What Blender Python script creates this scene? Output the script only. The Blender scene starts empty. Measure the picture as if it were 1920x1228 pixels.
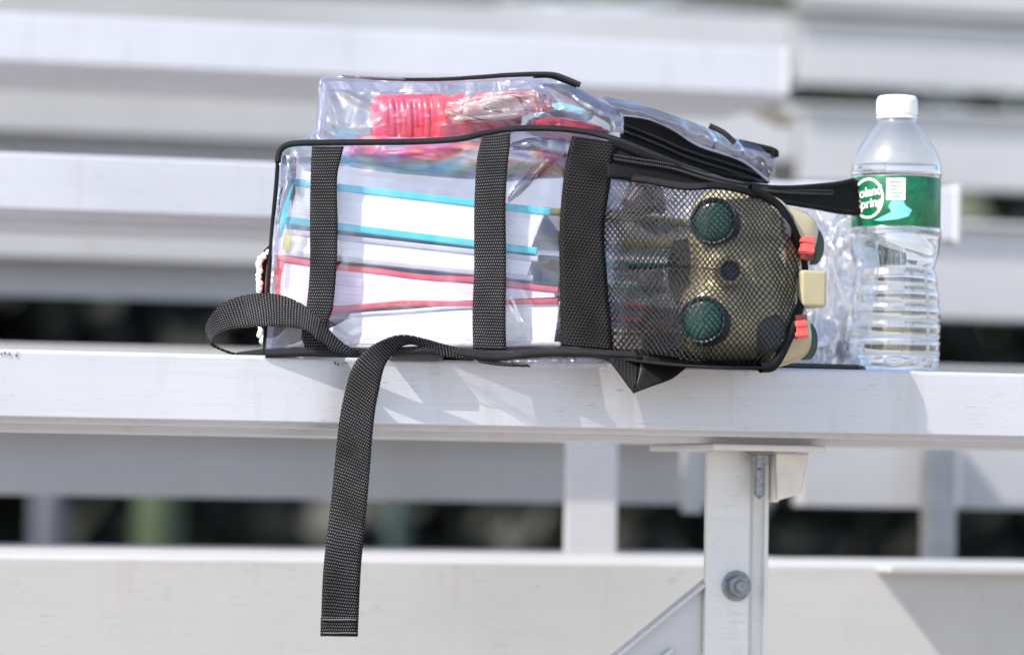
import bpy, bmesh, math, random
from mathutils import Vector, Matrix, noise
random.seed(4)
S = bpy.context.scene
COL = S.collection
rad = math.radians

# ------------------------------------------------------------------ camera
FPX = 7500.0                       # focal length in photograph pixels
YAW, PITCH, ROLL = math.atan(FPX/27000), math.atan((900-614)/FPX), 0.016
fw = Vector((math.sin(YAW)*math.cos(PITCH), math.cos(YAW)*math.cos(PITCH), math.sin(PITCH)))
r0 = Vector((math.cos(YAW), -math.sin(YAW), 0))
u0 = r0.cross(fw)
RT = r0*math.cos(ROLL) + u0*math.sin(ROLL)
UP = u0*math.cos(ROLL) - r0*math.sin(ROLL)
cam = bpy.data.cameras.new("camera"); camo = bpy.data.objects.new("camera", cam); COL.objects.link(camo)
camo.matrix_world = Matrix(((RT.x, UP.x, -fw.x, 0), (RT.y, UP.y, -fw.y, 0), (RT.z, UP.z, -fw.z, 0), (0, 0, 0, 1)))
cam.sensor_width = 36; cam.lens = FPX/1920*36
cam.clip_start = 0.1; cam.clip_end = 500
cam.dof.use_dof = True; cam.dof.focus_distance = 2.99; cam.dof.aperture_fstop = 3.7; cam.dof.aperture_blades = 9
S.camera = camo

# ------------------------------------------------------------------ light
SUN = Vector((-0.84, -0.36, 1.0)).normalized()      # towards the sun
EL = math.asin(SUN.z); AZ = math.atan2(SUN.x, SUN.y)
W = bpy.data.worlds.new("World"); S.world = W; W.use_nodes = True
wn = W.node_tree.nodes; wl = W.node_tree.links
sky = wn.new('ShaderNodeTexSky'); sky.sky_type = 'NISHITA'; sky.sun_disc = False
sky.sun_elevation = EL; sky.sun_rotation = AZ; sky.air_density = 1.0; sky.dust_density = 2.0; sky.ozone_density = 1.0
wl.new(sky.outputs[0], wn['Background'].inputs[0]); wn['Background'].inputs[1].default_value = 0.15
sl = bpy.data.lights.new("sun", 'SUN'); sl.energy = 3.4; sl.angle = rad(0.5); sl.color = (1, 0.95, 0.87)
so = bpy.data.objects.new("sun", sl); COL.objects.link(so)
so.rotation_euler = SUN.to_track_quat('Z', 'Y').to_euler()
S.view_settings.view_transform = 'Standard'; S.view_settings.look = 'None'
S.view_settings.exposure = 1.12; S.view_settings.gamma = 1.0
S.cycles.use_denoising = True
S.cycles.max_bounces = 16; S.cycles.transparent_max_bounces = 40; S.cycles.transmission_bounces = 12
S.cycles.sample_clamp_indirect = 6

# ------------------------------------------------------------------ helpers
SKEW = False                       # the backpack lies a little askew: its right end overhangs the plank more
DD = Vector((.20, 1, 0))           # direction of its depth
def P(px, py, Y):
    """world point on the vertical plane y = Y that the photograph shows at (px, py)"""
    if SKEW: Y = Y+.050-.078*(min(px, 1520)-500)/1000+.22*max(0, 690-py)/2540
    d = fw + RT*((px-960)/FPX) + UP*((614-py)/FPX)
    return d*(Y/d.y)
C0 = math.cos(YAW)
YE = 3.0*C0                        # front plane of the main seat plank
YB = YE - 0.05                     # near side of the backpack, overhanging the plank
ZT = 0.089                         # top of the main seat plank

def tag(o, label=None, cat=None, group=None, kind=None):
    if label: o['label'] = label
    if cat: o['category'] = cat
    if group: o['group'] = group
    if kind: o['kind'] = kind
    return o
def empty(name, loc, label=None, cat=None, group=None):
    o = bpy.data.objects.new(name, None); o.location = loc; o.empty_display_size = .05
    COL.objects.link(o); return tag(o, label, cat, group)
def link(name, me, mat, parent=None, smooth=True):
    o = bpy.data.objects.new(name, me); COL.objects.link(o)
    if mat: me.materials.append(mat)
    if smooth:
        for p in me.polygons: p.use_smooth = True
    if parent:
        wm = Matrix.Translation(abs_loc(parent)); o.parent = parent; o.matrix_parent_inverse = wm.inverted()
    return o
def abs_loc(o):
    v = Vector(o.location)
    p = o.parent
    if p is not None and o.type == 'EMPTY': v = v + abs_loc(p)
    return v if o.type == 'EMPTY' else Vector((0, 0, 0))
def mesh(name, vs, fs, mat, parent=None, smooth=True, uv=None):
    me = bpy.data.meshes.new(name); me.from_pydata([tuple(v) for v in vs], [], fs); me.update()
    if uv:
        l = me.uv_layers.new(name="UVMap")
        for lp in me.loops: l.data[lp.index].uv = uv[lp.vertex_index]
    return link(name, me, mat, parent, smooth)
def frombm(name, bm, mat, parent=None, smooth=False):
    bmesh.ops.recalc_face_normals(bm, faces=bm.faces)
    me = bpy.data.meshes.new(name); bm.to_mesh(me); bm.free()
    return link(name, me, mat, parent, smooth)
def bevel(o, w, seg=2, ang=40):
    m = o.modifiers.new("bevel", 'BEVEL'); m.width = w; m.segments = seg; m.limit_method = 'ANGLE'; m.angle_limit = rad(ang)
    for p in o.data.polygons: p.use_smooth = True
    m2 = o.modifiers.new("wn", 'WEIGHTED_NORMAL'); m2.keep_sharp = False
    return o
def solid(o, t, off=0):
    m = o.modifiers.new("solid", 'SOLIDIFY'); m.thickness = t; m.offset = off; return o
def bm_box(bm, c, s, rot=None):
    r = bmesh.ops.create_cube(bm, size=1)
    M = Matrix.Translation(c) @ (rot.to_4x4() if rot else Matrix.Identity(4)) @ Matrix.Diagonal((*s, 1))
    bmesh.ops.transform(bm, matrix=M, verts=r['verts'])
def box(name, x0, x1, y0, y1, z0, z1, mat, parent=None, bev=.001):
    bm = bmesh.new(); bm_box(bm, ((x0+x1)/2, (y0+y1)/2, (z0+z1)/2), (x1-x0, y1-y0, z1-z0))
    o = frombm(name, bm, mat, parent)
    return bevel(o, bev) if bev else o
def cr(pts, n):
    """n points along a Catmull-Rom curve through pts (tuples of any length), even in arc length"""
    pts = [tuple(p) for p in pts]
    if len(pts) == 2: pts = [pts[0], tuple((a+b)/2 for a, b in zip(*pts)), pts[1]]
    e = [tuple(2*a-b for a, b in zip(pts[0], pts[1]))] + pts + [tuple(2*a-b for a, b in zip(pts[-1], pts[-2]))]
    fine = []
    for i in range(1, len(e)-2):
        for k in range(16):
            t = k/16; a = []
            for p0, p1, p2, p3 in zip(e[i-1], e[i], e[i+1], e[i+2]):
                a.append(.5*((2*p1)+(-p0+p2)*t+(2*p0-5*p1+4*p2-p3)*t*t+(-p0+3*p1-3*p2+p3)*t**3))
            fine.append(tuple(a))
    fine.append(pts[-1])
    L = [0]
    for a, b in zip(fine, fine[1:]): L.append(L[-1]+math.dist(a[:2], b[:2])+1e-9)
    out = []; j = 0
    for i in range(n):
        s = L[-1]*i/(n-1)
        while j < len(L)-2 and L[j+1] < s: j += 1
        f = (s-L[j])/(L[j+1]-L[j]); f = min(1, max(0, f))
        out.append(tuple(x+(y-x)*f for x, y in zip(fine[j], fine[j+1])))
    return out
def patch(name, A, B, Y, nu, nv, mat, parent=None, thick=0, off=0):
    """sheet between curves A and B given in photograph pixels (x, y[, depth offset]); Y a depth or Y(u, v, px, py)"""
    A = cr([(p+(0,))[:3] for p in A], nu); B = cr([(p+(0,))[:3] for p in B], nu)
    g = []
    for i in range(nu):
        row = []
        for j in range(nv):
            v = j/(nv-1); u = i/(nu-1)
            x, y, d = [a+(b-a)*v for a, b in zip(A[i], B[i])]
            row.append(P(x, y, (Y(u, v, x, y) if callable(Y) else Y)+d))
        g.append(row)
    vs = [p for r in g for p in r]
    uv = []; l = 0; mid = nv//2
    for i in range(nu):
        if i: l += (g[i][mid]-g[i-1][mid]).length
        w = 0
        for j in range(nv):
            if j: w += (g[i][j]-g[i][j-1]).length
            uv.append((l, w))
    fs = [(i*nv+j, (i+1)*nv+j, (i+1)*nv+j+1, i*nv+j+1) for i in range(nu-1) for j in range(nv-1)]
    o = mesh(name, vs, fs, mat, parent, True, uv)
    if thick: solid(o, thick, off)
    return o
def tube_w(name, pts, r, mat, parent=None, seg=10, flat=1.0):
    """tube through world points"""
    pts = [Vector(p) for p in pts]; vs = []; uv = []; fs = []; n = len(pts); l = 0
    nrm = None
    for i, p in enumerate(pts):
        t = (pts[min(i+1, n-1)]-pts[max(i-1, 0)]).normalized()
        if nrm is None: nrm = t.orthogonal().normalized()
        nrm = (nrm - t*nrm.dot(t)).normalized(); b = t.cross(nrm)
        if i: l += (p-pts[i-1]).length
        rr = r(i/(n-1)) if callable(r) else r
        for k in range(seg+1):
            a = 2*math.pi*k/seg
            vs.append(p+nrm*math.cos(a)*rr+b*math.sin(a)*rr*flat); uv.append((l, a*rr))
    s1 = seg+1
    for i in range(n-1):
        for k in range(seg): fs.append((i*s1+k, i*s1+k+1, (i+1)*s1+k+1, (i+1)*s1+k))
    return mesh(name, vs, fs, mat, parent, True, uv)
def tube(name, pp, Y, r, mat, parent=None, n=90, seg=10):
    q = cr([(p+(0,))[:3] for p in pp], n)
    return tube_w(name, [P(x, y, (Y(x, y) if callable(Y) else Y)+d) for x, y, d in q], r, mat, parent, seg)
def lathe_me(prof, seg=64):
    vs = []; fs = []; n = len(prof)
    for k in range(seg):
        a = 2*math.pi*k/seg
        for r, z in prof: vs.append((r*math.cos(a), r*math.sin(a), z))
    for k in range(seg):
        k2 = (k+1) % seg
        for i in range(n-1): fs.append((k*n+i, k2*n+i, k2*n+i+1, k*n+i+1))
    return vs, fs
def lathe(name, prof, c, mat, parent=None, seg=64, rot=None, fn=None):
    vs, fs = lathe_me(prof, seg)
    vs = [Vector(v) for v in vs]
    if fn: vs = [fn(v) for v in vs]
    if rot: vs = [rot @ v for v in vs]
    o = mesh(name, [v+Vector(c) for v in vs], fs, mat, parent)
    bm = bmesh.new(); bm.from_mesh(o.data); bmesh.ops.remove_doubles(bm, verts=bm.verts, dist=1e-6)
    bmesh.ops.recalc_face_normals(bm, faces=bm.faces); bm.to_mesh(o.data); bm.free()
    for p in o.data.polygons: p.use_smooth = True
    return o
def nz(x, y, z, s): return noise.noise(Vector((x*s, y*s, z*s)))

# ------------------------------------------------------------------ materials
class NT:
    def __init__(s, name):
        s.m = bpy.data.materials.new(name); s.m.use_nodes = True; s.t = s.m.node_tree; s.N = s.t.nodes; s.L = s.t.links
        s.p = s.N['Principled BSDF']; s.out = s.N['Material Output']
    def n(s, typ, **k):
        o = s.N.new(typ)
        for a, b in k.items(): setattr(o, a, b)
        return o
    def put(s, inp, v):
        if hasattr(v, 'links') or isinstance(v, bpy.types.NodeSocket): s.L.new(v, inp)
        else: inp.default_value = v
    def math(s, op, a, b=0, c=0):
        o = s.n('ShaderNodeMath', operation=op); s.put(o.inputs[0], a); s.put(o.inputs[1], b); s.put(o.inputs[2], c); return o.outputs[0]
    def noise(s, vec, scale, detail=4, rough=.55, dist=0):
        o = s.n('ShaderNodeTexNoise'); s.L.new(vec, o.inputs['Vector']); o.inputs['Scale'].default_value = scale
        o.inputs['Detail'].default_value = detail; o.inputs['Roughness'].default_value = rough; o.inputs['Distortion'].default_value = dist
        return o.outputs['Fac']
    def ramp(s, f, stops):
        o = s.n('ShaderNodeValToRGB'); e = o.color_ramp.elements
        while len(e) < len(stops): e.new(.5)
        for q, (p, c) in zip(e, stops): q.position = p; q.color = c if len(c) == 4 else (*c, 1)
        s.L.new(f, o.inputs[0]); return o.outputs[0]
    def map(s, vec, scale=(1, 1, 1), rot=(0, 0, 0)):
        o = s.n('ShaderNodeMapping'); s.L.new(vec, o.inputs[0]); o.inputs['Scale'].default_value = scale; o.inputs['Rotation'].default_value = rot
        return o.outputs[0]
    def obj(s): return s.n('ShaderNodeTexCoord').outputs['Object']
    def uv(s): return s.n('ShaderNodeTexCoord').outputs['UV']
    def mixc(s, f, a, b, mode='MIX'):
        o = s.n('ShaderNodeMix', data_type='RGBA', blend_type=mode); s.put(o.inputs[0], f)
        for i, v in ((6, a), (7, b)): s.put(o.inputs[i], v if not isinstance(v, tuple) else (*v, 1)[:4])
        return o.outputs[2]
    def bump(s, h, st, dist=.001, nrm=None):
        o = s.n('ShaderNodeBump'); s.L.new(h, o.inputs['Height']); o.inputs['Strength'].default_value = st; o.inputs['Distance'].default_value = dist
        if nrm is not None: s.L.new(nrm, o.inputs['Normal'])
        return o.outputs[0]
    def set(s, **k):
        for a, v in k.items():
            i = s.p.inputs[a.replace('_', ' ')]
            s.put(i, (*v, 1) if isinstance(v, tuple) and len(v) == 3 else v)
        return s

def plain(name, col, rough=.5, metal=0, nscale=40, var=.12, bump=.15, bdist=.0006, **k):
    t = NT(name); f = t.noise(t.obj(), nscale, 5)
    a = tuple(c*(1-var) for c in col); b = tuple(min(1, c*(1+var)) for c in col)
    t.set(Base_Color=t.ramp(f, [(.3, a), (.7, b)]), Roughness=rough, Metallic=metal, Normal=t.bump(t.noise(t.obj(), nscale*4, 3), bump, bdist))
    for q, v in k.items(): t.set(**{q: v})
    return t.m
def alu(name, col=(.62, .64, .68), metal=.35, rough=.42, specks=1.0):
    t = NT(name); o = t.obj()
    st = t.noise(t.map(o, (1.2, 60, 260)), 6, 6, .6)
    bl = t.noise(o, 7, 4)
    sp = t.noise(t.map(o, (60, 300, 900)), 1.0, 3, .6)
    cl = t.noise(o, 22, 3)
    spk = t.math('MULTIPLY', t.ramp(sp, [(.62, (0,)*3), (.70, (1,)*3)]), t.ramp(cl, [(.45, (0,)*3), (.6, (1,)*3)]))
    base = t.ramp(st, [(.25, tuple(c*.87 for c in col)), (.75, tuple(min(1, c*1.05) for c in col))])
    base = t.mixc(t.ramp(bl, [(.35, (0,)*3), (.7, (.6,)*3)]), base, tuple(c*.84 for c in col))
    base = t.mixc(t.math('MULTIPLY', spk, .55*specks), base, (.12, .11, .1))
    sm = t.noise(t.map(o, (30, 30, 4)), 1.6, 4, .6)
    base = t.mixc(t.ramp(sm, [(.56, (0,)*3), (.72, (.30,)*3)]), base, (.40, .37, .33))
    r = t.math('MULTIPLY_ADD', st, .18, rough-.09)
    t.set(Base_Color=base, Metallic=metal, Roughness=r, Normal=t.bump(st, .12, .0004))
    return t.m
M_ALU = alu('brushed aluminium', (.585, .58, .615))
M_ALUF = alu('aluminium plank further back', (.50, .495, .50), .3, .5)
M_GALV = plain('galvanised bolt', (.24, .25, .27), .45, .8, 300, .3)
M_POST = alu('milled aluminium angle', (.64, .63, .62), .25, .45)

def weave(name, row=.0023, col=.0017, dark=(.0022, .0022, .0026), glint=(.27, .27, .29), slant=.7, thr=.82):
    t = NT(name); s = t.n('ShaderNodeSeparateXYZ'); t.L.new(t.uv(), s.inputs[0])
    l, w = s.outputs[0], s.outputs[1]
    wob = t.math('MULTIPLY', t.noise(t.obj(), 60, 2), .0016)
    lr = t.math('DIVIDE', t.math('ADD', l, wob), row)
    fr = t.math('FRACT', lr)
    rs = t.math('SINE', t.math('MULTIPLY', fr, math.pi))
    par = t.math('PINGPONG', t.math('FLOOR', lr), 1)
    ph = t.math('ADD', t.math('DIVIDE', w, col), t.math('MULTIPLY', fr, slant))
    ph = t.math('ADD', ph, t.math('MULTIPLY', par, .5))
    cs = t.math('MULTIPLY_ADD', t.math('SINE', t.math('MULTIPLY', ph, 2*math.pi)), .5, .5)
    h = t.math('MULTIPLY', rs, cs)
    wear = t.noise(t.obj(), 35, 3)
    f = t.ramp(h, [(thr-.2, (0,)*3), (thr+.12, (1,)*3)])  # grey thread glints painted into the base colour
    f = t.math('MULTIPLY', f, t.math('MULTIPLY_ADD', wear, 1.5, -.05))
    t.set(Base_Color=t.mixc(f, dark, glint), Roughness=.5, Specular_IOR_Level=.12, Normal=t.bump(h, .9, .0006))
    return t.m
M_WEB = weave('black nylon webbing')
M_WEB2 = weave('fine black webbing', .0024, .0026, glint=(.05, .05, .055), thr=.85, slant=1.0)
M_BIND = weave('black braided binding', .0013, .0016, (.005, .005, .006), (.12, .12, .13), 1.0, .65)
M_CLOTH = plain('black cloth', (.0045, .0045, .0055), .75, 0, 400, .4, .5, Specular_IOR_Level=.18)
M_MESH = plain('black nylon net', (.006, .006, .008), .4, 0, 300, .3, .2, Specular_IOR_Level=.3)
def zip_mat():
    t = NT('zip coil'); s = t.n('ShaderNodeSeparateXYZ'); t.L.new(t.uv(), s.inputs[0])
    z = t.math('SINE', t.math('MULTIPLY', s.outputs[0], 2*math.pi/.0016))
    t.set(Base_Color=t.mixc(t.math('MULTIPLY_ADD', z, .5, .5), (.004, .004, .005), (.03, .03, .033)), Roughness=.35, Specular_IOR_Level=.3, Normal=t.bump(z, 1, .0006)); return t.m
M_ZIP = zip_mat()

def film(name, haze=.10, tint=(.91, .915, .95), hazecol=(.45, .46, .62), rough=.05, b1=.5, b2=.35, spec=2.0, s1=28, s2=120, d1=.006, scuff=.0, dis=1.2, graze=.9):
    """thin clear sheet: clear transmission, a little milkiness, gloss that grows towards grazing angles"""
    t = NT(name); o = t.obj()
    n1 = t.noise(o, s1, 2, .5, dis); n2 = t.noise(o, s2, 4, .6)
    nb = t.bump(n2, b2, .0012, t.bump(n1, b1, d1))
    lw = t.n('ShaderNodeLayerWeight'); lw.inputs['Blend'].default_value = .5; t.L.new(nb, lw.inputs['Normal'])
    f5 = t.math('POWER', lw.outputs['Facing'], 4.0)
    fr = t.math('MINIMUM', t.math('MULTIPLY_ADD', f5, graze, .045*spec), .95)
    tr = t.n('ShaderNodeBsdfTransparent'); tr.inputs[0].default_value = (*tint, 1)
    di = t.n('ShaderNodeBsdfDiffuse'); di.inputs[0].default_value = (*hazecol, 1)
    tl = t.n('ShaderNodeBsdfTranslucent'); tl.inputs[0].default_value = (*hazecol, 1)
    dm = t.n('ShaderNodeMixShader'); dm.inputs[0].default_value = .5; t.L.new(di.outputs[0], dm.inputs[1]); t.L.new(tl.outputs[0], dm.inputs[2])
    m1 = t.n('ShaderNodeMixShader')
    hz = t.math('MULTIPLY_ADD', t.ramp(t.noise(o, 14, 5, .65), [(.4, (0,)*3), (.75, (1,)*3)]), haze*1.2, haze*.5)
    if scuff:
        sc = t.ramp(t.noise(t.map(o, (1, 1, 2.5), (0, .6, 0)), 160, 6, .7, 2), [(.6, (0,)*3), (.72, (1,)*3)])
        hz = t.math('ADD', hz, t.math('MULTIPLY', sc, scuff))
    t.L.new(hz, m1.inputs[0]); t.L.new(tr.outputs[0], m1.inputs[1]); t.L.new(dm.outputs[0], m1.inputs[2])
    gl = t.n('ShaderNodeBsdfGlossy'); gl.inputs['Roughness'].default_value = rough; t.L.new(nb, gl.inputs['Normal'])
    gl.inputs[0].default_value = (1, 1, 1, 1)
    m2 = t.n('ShaderNodeMixShader'); t.L.new(fr, m2.inputs[0]); t.L.new(m1.outputs[0], m2.inputs[1]); t.L.new(gl.outputs[0], m2.inputs[2])
    t.L.new(m2.outputs[0], t.out.inputs[0])
    return t.m
M_PVC = film('clear vinyl', .07, scuff=.12, rough=.04, b1=.9, spec=2.8, s1=10, d1=.03, dis=2.0, b2=.12)
M_PVCF = film('flat clear vinyl', .13, scuff=.14, rough=.05, b1=.55, spec=2.0, s1=9, d1=.02, dis=1.6, b2=.15)
M_PVCD = film('painted dark crease vinyl', .05, (.42, .42, .47), (.3, .3, .36), .05, 1.0, .12, 3.4, 9, 60, .03, scuff=.06, dis=1.6)  # dark reflections in the creases are put into the tint
M_PVCS = film('soft clear vinyl', .16, scuff=.14, rough=.12, b1=.55, spec=1.2, s1=9, d1=.02, dis=1.6, b2=.15, graze=.25)
M_PVCE = film('clear vinyl hem', .25, (.80, .81, .88), (.50, .50, .62), .08, 1.0, .6, 3.2, 30, 160, .015)
M_BAG = film('thin crumpled plastic', .2, (.96, .96, .97), (.85, .86, .9), .06, .6, .06, 5, 18, 60, .012)
M_PET = film('clear bottle plastic', .03, (.985, .99, .99), (.9, .92, .95), .03, .1, .04, 2.6, 20, 60, .001)

def pages(name, col=(.83, .83, .82), line=.0011, c2=.8, wav=.0):
    t = NT(name); s = t.n('ShaderNodeSeparateXYZ'); t.L.new(t.uv(), s.inputs[0])
    cmb = t.n('ShaderNodeCombineXYZ'); t.L.new(t.math('MULTIPLY', s.outputs[0], 3), cmb.inputs[0]); t.L.new(t.math('DIVIDE', s.outputs[1], line), cmb.inputs[1])
    f = t.noise(cmb.outputs[0], 1.0, 3, .7)
    t.set(Base_Color=t.ramp(f, [(.3, tuple(c*c2 for c in col)), (.6, col)]), Roughness=.8, Normal=t.bump(f, .3, .0004)); return t.m
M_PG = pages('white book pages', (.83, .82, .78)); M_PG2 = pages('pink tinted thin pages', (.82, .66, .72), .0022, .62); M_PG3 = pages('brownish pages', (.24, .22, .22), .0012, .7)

# ------------------------------------------------------------------ ground and background
t = NT('dry ground'); o_ = t.obj()
t.set(Base_Color=t.ramp(t.noise(o_, 1.2, 8, .7), [(.3, (.27, .25, .225)), (.55, (.36, .335, .30)), (.75, (.43, .40, .36))]), Roughness=.9)
M_GROUND = t.m
GZ = -1.15
g = mesh('ground', [(-150, -150, GZ), (150, -150, GZ), (150, 200, GZ), (-150, 200, GZ)], [(0, 1, 2, 3)], M_GROUND, None, False)
tag(g, 'pale dry ground under and around the bleachers', kind='structure')

# ------------------------------------------------------------------ bleachers
BL = empty('bleachers', (0, YE, GZ), 'pale aluminium bleacher stand with stepped rows of seat planks, blurred further back', 'bleachers')
def plank(name, x0, x1, y, ztop, h, w, mat, steps=((.018, .004), (.06, .009)), r=.003):
    """extruded section: rounded nose, small flanges stepping down underneath"""
    prof = [(y, ztop-h+.001), (y, ztop-r)]
    for k in range(1, 5):
        a = k/4*math.pi/2; prof.append((y+r-r*math.cos(a), ztop-r+r*math.sin(a)))
    # shallow grip grooves on the top
    for k in range(1, 7):
        gy = y+w*k/7
        prof += [(gy-.002, ztop), (gy-.001, ztop-.0012), (gy+.001, ztop-.0012), (gy+.002, ztop)]
    prof += [(y+w-r, ztop), (y+w, ztop-r), (y+w, ztop-h)]
    zb = ztop-h; last = zb
    back = []
    for sy, dz in steps: back += [(y+sy, last), (y+sy, zb-dz)]; last = zb-dz
    prof += [(y+w, last)] if steps else []
    prof += list(reversed(back)) + [(y+.001, zb)]
    vs = [(x, a, b) for x in (x0, x1) for a, b in prof]; n = len(prof)
    fs = [(i, (i+1) % n, n+(i+1) % n, n+i) for i in range(n)] + [tuple(range(n-1, -1, -1)), tuple(range(n, 2*n))]
    o = mesh(name, vs, fs, mat, BL, False)
    return o
plank('seat_plank', -3.2, 5.5, YE, ZT, .049, .225, M_ALU)
RISE, RUN = .19, .61*C0
def rowY(k): return YE + RUN*k
XC = P(1790, 400, rowY(1)).x; XA = P(1472, 110, rowY(2)).x
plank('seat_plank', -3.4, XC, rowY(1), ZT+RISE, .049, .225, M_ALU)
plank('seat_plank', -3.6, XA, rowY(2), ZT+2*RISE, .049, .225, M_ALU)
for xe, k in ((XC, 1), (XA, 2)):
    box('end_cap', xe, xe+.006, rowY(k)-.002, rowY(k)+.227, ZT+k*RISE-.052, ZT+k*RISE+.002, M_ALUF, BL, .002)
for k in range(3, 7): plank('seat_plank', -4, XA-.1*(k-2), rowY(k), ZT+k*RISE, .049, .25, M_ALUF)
FY = 3.35*C0
XS = [P(px, 1000 if k == 0 else 500, FY+RUN*k).x for k, px in enumerate((1640, 1500, 1500, 1490, 1480, 1480, 1480))]
hts = (.2, .145, .115, .105, .10, .10, .10)
for k in range(7):
    y = FY+RUN*k; z = -.067+RISE*k; xs = XS[k]
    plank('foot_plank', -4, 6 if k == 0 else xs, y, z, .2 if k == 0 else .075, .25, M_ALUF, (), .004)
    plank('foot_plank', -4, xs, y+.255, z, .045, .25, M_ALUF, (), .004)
    box('riser_board', -4, xs, y+.07, y+.076, z-hts[k]-(.02 if k == 0 else 0), z-(.2 if k == 0 else .075), M_ALUF, BL, 0)
    # aisle side: boards with a thin overhanging nose
    over = (.036, .012, .014, .012, .012, .012, .012)[k]
    if k == 0:
        box('step_nosing', xs+.001, 6, y-over, y-.0008, z-.0065, z-.0005, M_ALUF, BL, .001); continue
    box('riser_board', xs+.004, 6, y, y+.03, z-max(hts[k], .1), z-.007, M_ALUF, BL, .002)
    box('step_nosing', xs+.001, 6, y-over, y+.25, z-.0065, z, M_ALUF, BL, .001)

def angle_post(x, y, z0, z1, w, d, t_, mat, flip=1):
    bm = bmesh.new()
    bm_box(bm, (x+w/2, y+t_/2, (z0+z1)/2), (w, t_, z1-z0))
    xx = x+w-t_/2 if flip > 0 else x+t_/2
    bm_box(bm, (xx, y+t_+d/2-.0005, (z0+z1)/2-.0005), (t_-.0006, d, z1-z0-.001))
    return bevel(frombm('support_post', bm, mat, BL), .0012)
# blurred posts standing on the next step up
xp = P(1056, 900, rowY(1)+.1).x
angle_post(xp, rowY(1)+.09, -.067, ZT+RISE-.06, .05, .05, .006, M_ALUF)
xp = P(1738, 900, FY+RUN-.04).x
angle_post(xp, FY+RUN-.046, -.7, .10, .030, .02, .005, plain('grey weathered steel', (.38, .38, .38), .6, .3), -1)
xp = P(1482, 900, rowY(1)).x
box('support_post', xp, xp+.018, FY+RUN-.03, FY+RUN-.01, -.03, .12, M_ALUF, BL, .002)
# brace under the end of the third plank
bm = bmesh.new(); p0 = P(1400, 190, rowY(2)+.1); bm_box(bm, p0, (.11, .05, .010), Matrix.Rotation(rad(24), 3, 'Y'))
frombm('plank_bracket', bm, plain('weathered bracket', (.42, .38, .30), .6, .2), BL)
# long dark stringer beams carrying the rows
for x in (-1.6, .1, 2.1, 4.2):
    v0 = Vector((x, YE+.1, -.22)); v1 = Vector((x, YE+.1+RUN*7, -.22+RISE*7))
    d = v1-v0; bm = bmesh.new(); bm_box(bm, (v0+v1)/2, (.05, d.length, .06), Matrix.Rotation(math.atan2(d.z, d.y), 3, 'X'))
    if x != 2.1 and x != .1: frombm('stringer_beam', bm, M_ALUF, BL)
    else: bm.free()

# main post, its bracket, bolt and brace
PY = YE+.085
def Q(px, py, d=0): return P(px, py, PY+d)
xl, xr = Q(1325, 1000).x, Q(1441, 1000).x
zb = ZT-.049-.009
bm = bmesh.new()
def extr(bm, pts, y0, y1):
    a = [bm.verts.new((p[0], y0, p[1])) for p in pts]; b = [bm.verts.new((p[0], y1, p[1])) for p in pts]; n = len(pts)
    bm.faces.new(a); bm.faces.new(list(reversed(b)))
    for i in range(n): bm.faces.new((a[i], b[i], b[(i+1) % n], a[(i+1) % n]))
zt = zb-.0055
tp = .007
# channel section seen from above: front web, right flange with a rounded bead
prof = [(xl, 0), (xr-.016, 0), (xr-.014, .002), (xr-.011, .006), (xr-.004, .006), (xr-.003, 0), (xr, 0), (xr, .06), (xr-.006, .06), (xr-.006, .013), (xr-.016, .012), (xr-.02, .007), (xl+.0005, .007), (xl, .0065)]
vs = [(a, PY+b, z) for z in (GZ, zt) for a, b in prof]; n = len(prof)
fs = [(i, (i+1) % n, n+(i+1) % n, n+i) for i in range(n)] + [tuple(range(n-1, -1, -1)), tuple(range(n, 2*n))]
post = mesh('support_post', vs, fs, M_POST, BL, False); bevel(post, .0008)
a, b = Q(1304, 830).x, Q(1512, 830).x
o = box('mounting_plate', a, b, PY-.045, PY+.12, zb-.0055, zb-.0002, M_POST, BL, .0015)
bm = bmesh.new()
g1 = [(xr+.0005, zb-.006), (b-.001, zb-.006), (b-.008, zb-.038), (xr+.003, zb-.044)]
extr(bm, g1, PY-.012, PY-.006)
bm_box(bm, (xr+.004, PY+.012, zb-.026), (.006, .036, .038))
bevel(frombm('gusset', bm, plain('cast bracket', (.66, .62, .58), .6, .15), BL), .002, 3)
def hexbolt(name, c, r, axis, shaft=0, sr=.004):
    rot = Vector((0, 0, 1)).rotation_difference(Vector(axis)).to_matrix()
    bm = bmesh.new()
    bmesh.ops.create_cone(bm, cap_ends=True, segments=32, radius1=r*1.3, radius2=r*1.3, depth=.002)
    k = bmesh.ops.create_cone(bm, cap_ends=True, segments=6, radius1=r, radius2=r, depth=r*.9)['verts']
    bmesh.ops.translate(bm, verts=k, vec=(0, 0, .001+r*.45))
    k = bmesh.ops.create_cone(bm, cap_ends=True, segments=20, radius1=r*.52, radius2=r*.48, depth=r*.5)['verts']
    bmesh.ops.translate(bm, verts=k, vec=(0, 0, .001+r*1.05))
    bmesh.ops.transform(bm, matrix=Matrix.Translation(c) @ rot.to_4x4(), verts=bm.verts)
    o = bevel(frombm(name, bm, M_GALV, post), .0006)
    if shaft:
        pr = [(0.0001, 0)]
        nth = int(shaft/.0013)
        for i in range(nth): pr += [(sr, -.001-i*.0013), (sr*.82, -.001-(i+.5)*.0013)]
        pr += [(.0001, -shaft-.002)]
        lathe('bolt_thread', pr, (c[0], c[1], c[2]-.012), M_GALV, o, 20)
    return o
hexbolt('hex_nut', Q(1380, 1098)+Vector((0, -.0012, 0)), .0092, (0, -1, 0))
c = Vector((Q(1414, 850).x, PY-.014, zb-.0066))
hexbolt('hex_bolt', c, .0085, (0, 0, -1), .022, .0046)
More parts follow.
